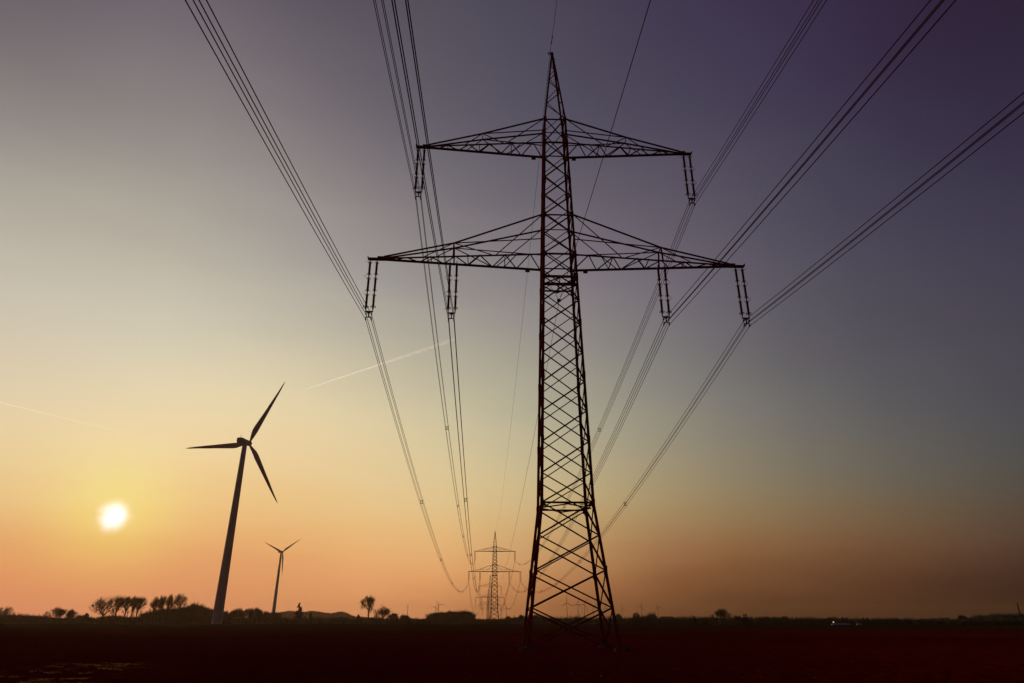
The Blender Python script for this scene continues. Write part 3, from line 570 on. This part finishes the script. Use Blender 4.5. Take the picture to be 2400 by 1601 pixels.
IND = [(-2, 1419, 34, 450, 'oak', 'bare tree cut by the left edge of the photo'), (129, 1421, 36, 420, 'fan', 'low round bare tree left of the tree row'), (161, 1426, 17, 420, 'fan', 'small crooked bare tree with mistletoe, between low round tree and row'),
       (862.5, 1394, 31, 430, 'tall', 'tall slender bare tree standing alone left of the pylons'), (895, 1415, 36, 430, 'oak', 'broad bare oak right of the tall slender tree'), (922, 1436, 24, 440, 'fan', 'low bare tree leaning against the broad oak\'s right side'),
       (943, 1437, 14, 470, 'oak', 'small bare tree left of the edge-on turbine'), (953, 1440, 10, 480, 'fan', 'small bare tree under the edge-on turbine'), (1051, 1429, 14, 560, 'oak', 'round bare tree rising out of the dark wood'), (1034, 1435, 16, 570, 'oak', 'small bare tree behind the left half of the dark wood'),
       (1192, 1443, 15, 520, 'oak', 'small bare tree right of the second pylon'), (1209, 1446, 14, 530, 'fan', 'low bare tree just left of the near pylon\'s left leg'), (1222, 1439, 14, 520, 'fan', 'bare tree behind the near pylon\'s left leg'), (1256, 1438, 22, 500, 'oak', 'bare tree seen between the near pylon\'s left legs'),
       (1450, 1437, 18, 520, 'oak', 'bare tree just right of the near pylon\'s right leg'), (1492.5, 1433, 19, 500, 'oak', 'small round bare tree right of the pylon, left of its denser neighbour'), (1527.5, 1433, 26, 500, 'oak', 'dense round bare tree left of the long barn'),
       (1604, 1445, 14, 520, 'fan', 'small bare tree at the right end of the long barn'), (1691.5, 1424, 40, 450, 'oak', 'big spreading bare oak in the right half, left of the hunting stand'), (1731, 1441, 18, 480, 'oak', 'small bare tree between big oak and hunting stand'),
       (1800, 1441.5, 16, 520, 'fan', 'small pointed bare tree right of the hunting stand'), (1820, 1444, 10, 520, 'fan', 'tiny bare tree, second right of the hunting stand'), (1840, 1443, 16, 530, 'oak', 'small bare tree, third right of the hunting stand'), (1878, 1447, 22, 560, 'oak', 'low bare tree, fourth right of the hunting stand'),
       (1913, 1448, 20, 600, 'oak', 'low round bare tree left of the pale sheeting'), (1953, 1445, 32, 600, 'oak', 'wide low bare tree above the pale sheeting'), (1976, 1446, 7, 600, 'fan', 'tiny bare tree right of the wide low one'), (2092, 1447, 20, 620, 'oak', 'low bare tree right of the pale cottage'),
       (2163, 1450, 22, 650, 'oak', 'very low bare tree, first of three small ones before the right wood'), (2192, 1447, 14, 620, 'fan', 'low bare tree, middle of three small ones before the right wood'), (2216, 1445, 24, 600, 'oak', 'flat-topped bare tree, third of three small ones before the right wood'), (2258, 1438, 18, 520, 'fan', 'upright bare tree standing just left of the right-hand wood')]
for i, (x, y, w, D, k, lab) in enumerate(IND): bare_tree(x, y, w, D, k, 60+i*3, lab, 'bare trees along the field edge', .05 if x == 161 else 0, 4 if x == 161 else 0)
# small trees right of the large turbine
q = random.Random(5)
xs = [524, 535, 545, 555, 566, 577, 587, 597, 606, 618, 630, 640, 651]; ys = [1429, 1432, 1427, 1422, 1428, 1424, 1423, 1422, 1426, 1430, 1432, 1431, 1435]
oo = ['first', 'second', 'third', 'fourth', 'fifth', 'sixth', 'seventh', 'eighth', 'ninth', 'tenth', 'eleventh', 'twelfth', 'thirteenth']
for i, (x, y) in enumerate(zip(xs, ys)): bare_tree(x, y, 15+q.random()*5, 480+q.random()*40, q.choice(('oak', 'fan')), 200+i, oo[i]+' bare sapling, counted from the large turbine\'s tower rightwards', 'young bare trees between the two turbines')
# evergreen single trees
def conifer(x, ytop, wpx, D, label, seed, lean=0.):
    H = height(x, ytop, D)-ground_z(*spot(x, D)[:2]); wid = px_m(wpx, D); root = empty('conifer', spot(x, D)); root.rotation_euler = (0, lean, 0)
    mb = MB(); mb.tube([(0, 0, -.3), (0, 0, H*.5), (0, 0, H*.97)], [H*.022, H*.015, .03], 6); mb.build('trunk', M_BARK, root)
    q = random.Random(seed); cs = []; rd = []
    for k in range(26):
        t = .2+.78*(k/25); r = wid*.5*(1-t)**.6*(.65+.6*q.random()); az = q.random()*6.28
        cs.append((math.cos(az)*r*.6, math.sin(az)*r*.6, H*t)); rd.append(max(.35, r*.55))
    clumps(cs, rd, .28*D/450, 2600, seed, .6).build('crown', M_LEAF, root); tag(root, label, 'tree', 'evergreens along the field edge')
conifer(701, 1413, 24, 450, 'dark ragged evergreen right of the mid-distance turbine', 3, -.09)
conifer(727, 1438, 12, 450, 'small dark upright bush tree right of the ragged evergreen', 4)
conifer(839, 1441, 20, 450, 'dark bushy evergreen at the left foot of the tall slender tree', 5)
conifer(199, 1438, 24, 430, 'dark rounded evergreen between the crooked tree and the tree row', 6)
conifer(1628, 1445, 12, 500, 'small pointed evergreen right of the long barn', 7)
conifer(2024, 1449, 5, 600, 'narrow evergreen, left of two near the pale cottage', 8); conifer(2034, 1449, 5, 600, 'narrow evergreen, right of two near the pale cottage', 9)
# woods and hedges: masses nobody could count
def wood(name, prof, D, depth, size, label, cat, seed, mat, dens=1.0, trunks=True):
    q = np.random.default_rng(seed); xs = np.array([p[0] for p in prof], float); yt = np.array([p[1] for p in prof], float)
    wid = px_m(xs[-1]-xs[0], D); n = int(wid*dens); cs = []; rd = []; mb0 = MB()
    for k in range(n):
        x = xs[0]+(xs[-1]-xs[0])*q.random(); y = np.interp(x, xs, yt); dd = D+q.random()*depth; g = spot(x, dd); H = max(1.2, height(x, y, dd)-g.z)*(.86+.14*q.random())
        r = min(H*.42, 2.6)*(.6+.7*q.random())
        z = H-r
        while True:
            cs.append((g.x+q.normal()*.3, g.y, g.z+max(z, r*.5))); rd.append(r)
            if z < r*.6: break
            z -= r*1.1
        if trunks: mb0.bar((g.x, g.y, g.z-.2), (g.x, g.y, g.z+H*.8), .22)
        if H > 2.5:                                              # twigs standing out of the outline
            for _ in range(12):
                b = Vector((g.x+q.normal()*r*.6, g.y, g.z+H-r*(.5+.9*q.random()))); d = Vector((q.normal()*.5, 0, 1.0)).normalized(); L = r*(.6+.8*q.random())
                mb0.bar(b, b+d*L, size*.12); mb0.bar(b+d*L*.4, b+d*L*.4+Vector((d.x+q.normal()*.5, 0, d.z)).normalized()*L*.5, size*.1)
    m = clumps(cs, rd, size*.75, int(len(cs)*36), seed, 1.0); m.add(mb0.v, mb0.f)
    m.build(name, mat).update_tag(); o = bpy.context.scene.objects[name] if name in bpy.context.scene.objects else COL.objects[-1]
    return m
def wood_obj(*a, **k):
    before = set(o.name for o in COL.objects); wood(*a, **k)
    for o in COL.objects:
        if o.name not in before: tag(o, a[5], a[6], None, 'stuff')
wood_obj('copse', [(322, 1449.0), (330, 1441.0), (345, 1435.0), (361, 1431.0), (390, 1428.0), (417, 1426.0), (436, 1422.0), (449, 1415.0), (458, 1418.0), (470, 1424.0), (487, 1428.0), (501, 1434.0), (512, 1445.0)], 470, 45, .62, 'dense rounded copse behind the bare tree row and the large turbine\'s base', 'wood', 1, M_COPSE, 5)
wood_obj('dark_wood', [(1003, 1447), (1006, 1440), (1020, 1437), (1035, 1436.5), (1050, 1436), (1060, 1434), (1075, 1433.5), (1090, 1432.5), (1102, 1434), (1107, 1440), (1109, 1451)], 600, 50, .7, 'dark flat-topped wood left of the second pylon', 'wood', 2, M_LEAF, 7)
wood_obj('right_wood', [(2268, 1453.5), (2275, 1448.5), (2300, 1444.5), (2320, 1443.5), (2367, 1441.0), (2400, 1441.5), (2450, 1439.5)], 520, 60, .65, 'long dark wood at the right edge of the photo', 'wood', 3, M_LEAF, 5)
wood_obj('hazy_hill_wood', [(640, 1438), (655, 1435), (673, 1432), (700, 1434), (728, 1432), (763, 1437), (775, 1438), (790, 1434), (805, 1435), (815, 1439), (835, 1446), (900, 1449)], 1400, 120, 1.9, 'pale hazy wooded rise behind the ragged evergreen', 'wood', 4, M_COPSE, 1.8, trunks=False)
wood_obj('distant_wood', [(-60, 1448), (200, 1449), (500, 1449), (700, 1450), (1000, 1451), (1130, 1452), (1240, 1450), (1700, 1451), (2100, 1452.5), (2460, 1453)], 1900, 150, 2.4, 'faint band of distant woodland along the whole horizon', 'wood', 5, M_COPSE, .9, trunks=False)
wood_obj('left_hedge', [(-60, 1442.8), (13, 1440.8), (42, 1440.8), (60, 1442.8), (85, 1442.8), (110, 1446.8), (150, 1448.8), (178, 1442.8), (185, 1441.8), (215, 1447.8), (250, 1443.8), (270, 1442.8), (300, 1446.8), (340, 1445.8), (520, 1444.8), (640, 1447.8), (700, 1450.8), (760, 1447.8), (800, 1446.8), (830, 1450.8), (870, 1448.8), (960, 1448.8), (1000, 1451.8)], 455, 30, .5, 'dark low hedge along the left half of the field edge', 'hedge', 6, M_COPSE, 2.2, trunks=False)
wood_obj('right_hedge', [(1000, 1449.2), (1040, 1450.2), (1110, 1450.2), (1130, 1452.2), (1160, 1450.2), (1180, 1451.2), (1200, 1447.2), (1230, 1445.2), (1270, 1444.2), (1300, 1447.2), (1343, 1446.2), (1365, 1445.2), (1400, 1448.2), (1440, 1446.2), (1480, 1447.2), (1520, 1444.2), (1545, 1448.2), (1600, 1446.2), (1640, 1446.2), (1700, 1445.2), (1760, 1447.2), (1850, 1447.2), (1920, 1449.2), (2020, 1449.2), (2060, 1450.2), (2140, 1451.2), (2270, 1451.2), (2460, 1450.2)], 500, 30, .5, 'dark low hedge along the right half of the field edge', 'hedge', 7, M_COPSE, 2.2, trunks=False)

# ------------------------------------------------------------------ buildings, stand, mast
def barn():
    D = 548; p = spot(1568, D); root = empty('barn', p, math.atan2(-p.x, p.y)); wid = px_m(43, D); h = height(1568, 1445, D)-p.z
    for nm, mat, w2, x0 in (('wall', M_WALL, wid, 0),):
        mb = MB(); mb.box((x0, 0, h*.36), (w2, 9, h*.72)); mb.build(nm, mat, root)
    mb = MB(); a = wid/2+.3; hb = h*.70
    V = [(-a, -5, hb), (a, -5, hb), (a, 5, hb), (-a, 5, hb), (-a+1.5, 0, h), (a-4.2, 0, h)]
    V2 = [(x, y, z-.15) for x, y, z in V[:4]]
    mb.add(V+V2, [(0, 1, 5, 4), (2, 3, 4, 5), (1, 2, 5), (3, 0, 4), (0, 6, 7, 1), (1, 7, 8, 2), (2, 8, 9, 3), (3, 9, 6, 0), (6, 9, 8, 7)]); mb.build('roof', M_ROOF, root)
    mb = MB(); mb.box((1.5, -4.53, h*.25), (3.2, .06, h*.5)); mb.build('door', M_WOOD, root)
    tag(root, 'long low barn with a shallow hipped roof between small trees', 'barn')
def cottage():
    D = 600; p = spot(2051, D); root = empty('cottage', p, math.atan2(-p.x, p.y)+.3); h = height(2051, 1451.5, D)-p.z; w = px_m(10, D)
    mb = MB(); mb.box((0, 0, h*.33), (w, 5, h*.66)); mb.build('wall', M_WALL, root)
    mb = MB(); a = w/2+.2; mb.add([(-a, -2.8, h*.64), (a, -2.8, h*.64), (a, 2.8, h*.64), (-a, 2.8, h*.64), (-a, 0, h), (a, 0, h)], [(0, 1, 5, 4), (2, 3, 4, 5), (1, 2, 5), (3, 0, 4), (0, 3, 2, 1)]); mb.build('roof', M_FOIL, root)
    tag(root, 'small pale cottage showing through the hedge in the right half', 'house')
def stand():
    D = 210; p = spot(1748, D); root = empty('hunting_stand', p, math.atan2(-p.x, p.y)); top = height(1748, 1440, D); w = px_m(8.6, D); hb = top-1.55
    lg = [(-w*.42, -.5), (w*.42, -.5), (w*.42, .5), (-w*.42, .5)]
    for x, y in lg: mb = MB(); mb.bar((x*1.25, y*1.5, -.1), (x, y, hb), .09); mb.build('leg', M_WOOD, root)
    mb = MB(); mb.bar((lg[0][0]*1.2, -.7, .4), (lg[1][0], -.5, hb-.2), .06); mb.bar((lg[1][0]*1.2, -.7, .4), (lg[0][0], -.5, hb-.2), .06); mb.build('brace', M_WOOD, root)
    c = MB(); hw = w/2; dp = .6
    c.box((0, 0, hb+.03), (w, 1.2, .06))
    for y in (-dp, dp):                                          # front and back boards with two openings
        c.box((0, y, hb+.36), (w, .04, .64)); c.box((0, y, hb+1.22), (w, .04, .2))
        for x in (-hw+.07, 0, hw-.07): c.box((x, y, hb+.9), (.14, .04, .46))
    for x in (-hw, hw): c.box((x, 0, hb+.68), (.04, 1.16, 1.28))
    cb = c.build('cabin', M_WOOD, root)
    r = MB(); r.box((-.02, 0, hb+1.4), (w+.3, 1.6, .07), Matrix.Rotation(.03, 3, 'Y')); r.build('roof', M_WOOD, root)
    l = MB(); l.bar((-.2, -1.6, 0), (-.2, -.6, hb), .05); l.bar((.2, -1.6, 0), (.2, -.6, hb), .05)
    for k in range(6): t = (k+.7)/6.5; l.bar((-.2, -1.6+t, hb*t), (.2, -1.6+t, hb*t), .04)
    l.build('ladder', M_WOOD, root)
    tag(root, 'small dark wooden hunting stand on stilts with two window openings', 'hunting stand')
def sheeting(x0, x1, y, D, label):
    """long low heap under pale sheeting"""
    xm = (x0+x1)/2; p = spot(xm, D); L = px_m(x1-x0, D); h = height(xm, y, D)-p.z; mb = MB(); vs = []; n = 14; m = 10
    for i in range(n+1):
        t = i/n*2-1; k = (1-abs(t)**6)**.5
        for j in range(m+1):
            g = math.pi*j/m; vs.append((t*L/2, -math.cos(g)*2.2*max(k, .05), math.sin(g)*h*k*(1+.04*math.sin(i*2.3+j))-.02))
    mb.add(vs, [(i*(m+1)+j, (i+1)*(m+1)+j, (i+1)*(m+1)+j+1, i*(m+1)+j+1) for i in range(n) for j in range(m)])
    o = mb.build('covered_heap', M_FOIL, None, True, p); o.rotation_euler.z = math.atan2(-p.x, p.y)+.02; tag(o, label, 'covered heap', 'heaps under pale sheeting')
def painted_glint():  # glowing body on a post, added to imitate an orange reflected glint
    D = 418; p = spot(1953.5, D); root = empty('orange_glint', p); z = height(1953.5, 1458.3, D)-p.z
    mb = MB(); mb.bar((0, 0, -.1), (0, 0, z), .09); mb.build('glint_post', M_WOOD, root)
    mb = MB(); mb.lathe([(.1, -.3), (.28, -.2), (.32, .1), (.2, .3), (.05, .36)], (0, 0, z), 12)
    m = bpy.data.materials.new('glint_emission'); m.use_nodes = True; b = m.node_tree.nodes['Principled BSDF']; b.inputs['Emission Color'].default_value = (1, .6, .3, 1); b.inputs['Emission Strength'].default_value = .8
    mb.build('glint_body', m, root, True); tag(root, 'small orange glint added as a glowing body at the left end of the pale sheeting', 'painted_glint')
def mast():
    D = 900; p = spot(2396, D); root = empty('mast', p); H = height(2388, 1414.5, D)-p.z
    mb = MB(); mb.lathe([(.9, -.3), (.75, H*.3), (.55, H*.8), (.45, H)], (0, 0, 0), 12); mb.build('pole', M_GALV, root, True)
    mb = MB(); mb.lathe([(.5, H), (.8, H+.1), (.8, H+.5), (.1, H+.7)], (0, 0, 0), 10); mb.bar((0, 0, H+.5), (0, 0, H+2.2), .15); mb.build('antenna', M_GALV, root)
    tag(root, 'slim dark mast rising above the wood at the right edge', 'mast')
barn(); cottage(); stand(); painted_glint(); mast()
sheeting(1949, 1992, 1460.3, 420, 'long low heap under bluish pale sheeting in front of the hedge'); sheeting(2007, 2018, 1461, 430, 'short low heap under pale sheeting, right of the long one')

# ------------------------------------------------------------------ stubble on the near field
def stubble():
    q = np.random.default_rng(11); mb = MB(); n = 34000
    r = 21+q.random(n)**1.6*45; az = q.uniform(-41, 41, n)
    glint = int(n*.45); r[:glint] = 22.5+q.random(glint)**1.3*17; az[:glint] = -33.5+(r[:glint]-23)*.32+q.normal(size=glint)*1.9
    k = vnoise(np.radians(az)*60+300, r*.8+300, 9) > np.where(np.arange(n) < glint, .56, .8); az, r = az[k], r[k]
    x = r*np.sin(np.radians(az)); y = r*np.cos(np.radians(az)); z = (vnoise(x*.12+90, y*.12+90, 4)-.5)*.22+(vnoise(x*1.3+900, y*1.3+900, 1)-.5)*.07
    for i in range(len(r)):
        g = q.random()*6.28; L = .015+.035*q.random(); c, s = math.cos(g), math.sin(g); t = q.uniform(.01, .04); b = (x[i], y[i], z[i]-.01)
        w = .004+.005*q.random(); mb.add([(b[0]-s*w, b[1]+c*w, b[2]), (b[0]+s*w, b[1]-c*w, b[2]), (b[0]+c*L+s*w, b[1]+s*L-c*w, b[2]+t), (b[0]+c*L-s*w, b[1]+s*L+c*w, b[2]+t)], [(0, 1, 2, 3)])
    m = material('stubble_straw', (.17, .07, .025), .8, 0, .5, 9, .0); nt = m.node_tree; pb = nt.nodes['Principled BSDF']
    src = pb.inputs['Base Color'].links[0].from_socket; tl = nt.nodes.new('ShaderNodeBsdfTranslucent'); ms = nt.nodes.new('ShaderNodeMixShader'); ms.inputs[0].default_value = .6
    nt.links.new(src, tl.inputs[0]); nt.links.new(pb.outputs[0], ms.inputs[1]); nt.links.new(tl.outputs[0], ms.inputs[2]); nt.links.new(ms.outputs[0], nt.nodes['Material Output'].inputs['Surface'])
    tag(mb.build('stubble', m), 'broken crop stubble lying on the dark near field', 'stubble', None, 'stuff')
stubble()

# ------------------------------------------------------------------ contrails (far above and outside the haze)
def contrail(x0, y0, x1, y1, w0, w1, label, dens, g):
    alt = 9000.; P = []
    for x, y in ((x0, y0), (x1, y1)):
        d = Vector(ray(x, y)); P.append(d*(alt/d.z))
    n = 40; pts = [P[0].lerp(P[1], i/n) for i in range(n+1)]; q = random.Random(3)
    mb = MB(); mb.tube([p-P[0] for p in pts], [(w0+(w1-w0)*i/n)*(.85+.3*q.random()) for i in range(n+1)], 8)
    m = bpy.data.materials.new('ice_trail'); m.use_nodes = True; nt = m.node_tree; nt.nodes.clear(); N = nt.nodes.new; L = nt.links.new
    out = N('ShaderNodeOutputMaterial'); vs = N('ShaderNodeVolumeScatter'); vs.inputs['Density'].default_value = dens; vs.inputs['Anisotropy'].default_value = g; L(vs.outputs[0], out.inputs['Volume'])
    o = mb.build('contrail', m, None, True, P[0]); tag(o, label, 'contrail', 'aircraft contrails'); return o
contrail(1066, 795, 690, 921, 60, 7, 'straight white contrail crossing the sky behind the left wires', .007, .6)
contrail(-60, 929, 330, 1023, 20, 8, 'faint pale contrail at the left edge above the sun', .009, .55)

# ------------------------------------------------------------------ haze
def haze():
    mb = MB(); top = 150.; mb.box((0, 0, (top-6)/2), (13400, 13400, top+6)); m = bpy.data.materials.new('haze_air'); m.use_nodes = True; nt = m.node_tree; nt.nodes.clear()
    out = nt.nodes.new('ShaderNodeOutputMaterial'); v = nt.nodes.new('ShaderNodeVolumePrincipled'); v.inputs['Density'].default_value = HAZE_D; v.inputs['Color'].default_value = HAZE_C; v.inputs['Anisotropy'].default_value = HAZE_G
    nt.links.new(v.outputs[0], out.inputs['Volume']); o = mb.build('haze', m); o['kind'] = 'stuff'; tag(o, 'thin warm evening haze over the whole plain', 'haze')
if HAZE_D > 0: haze()
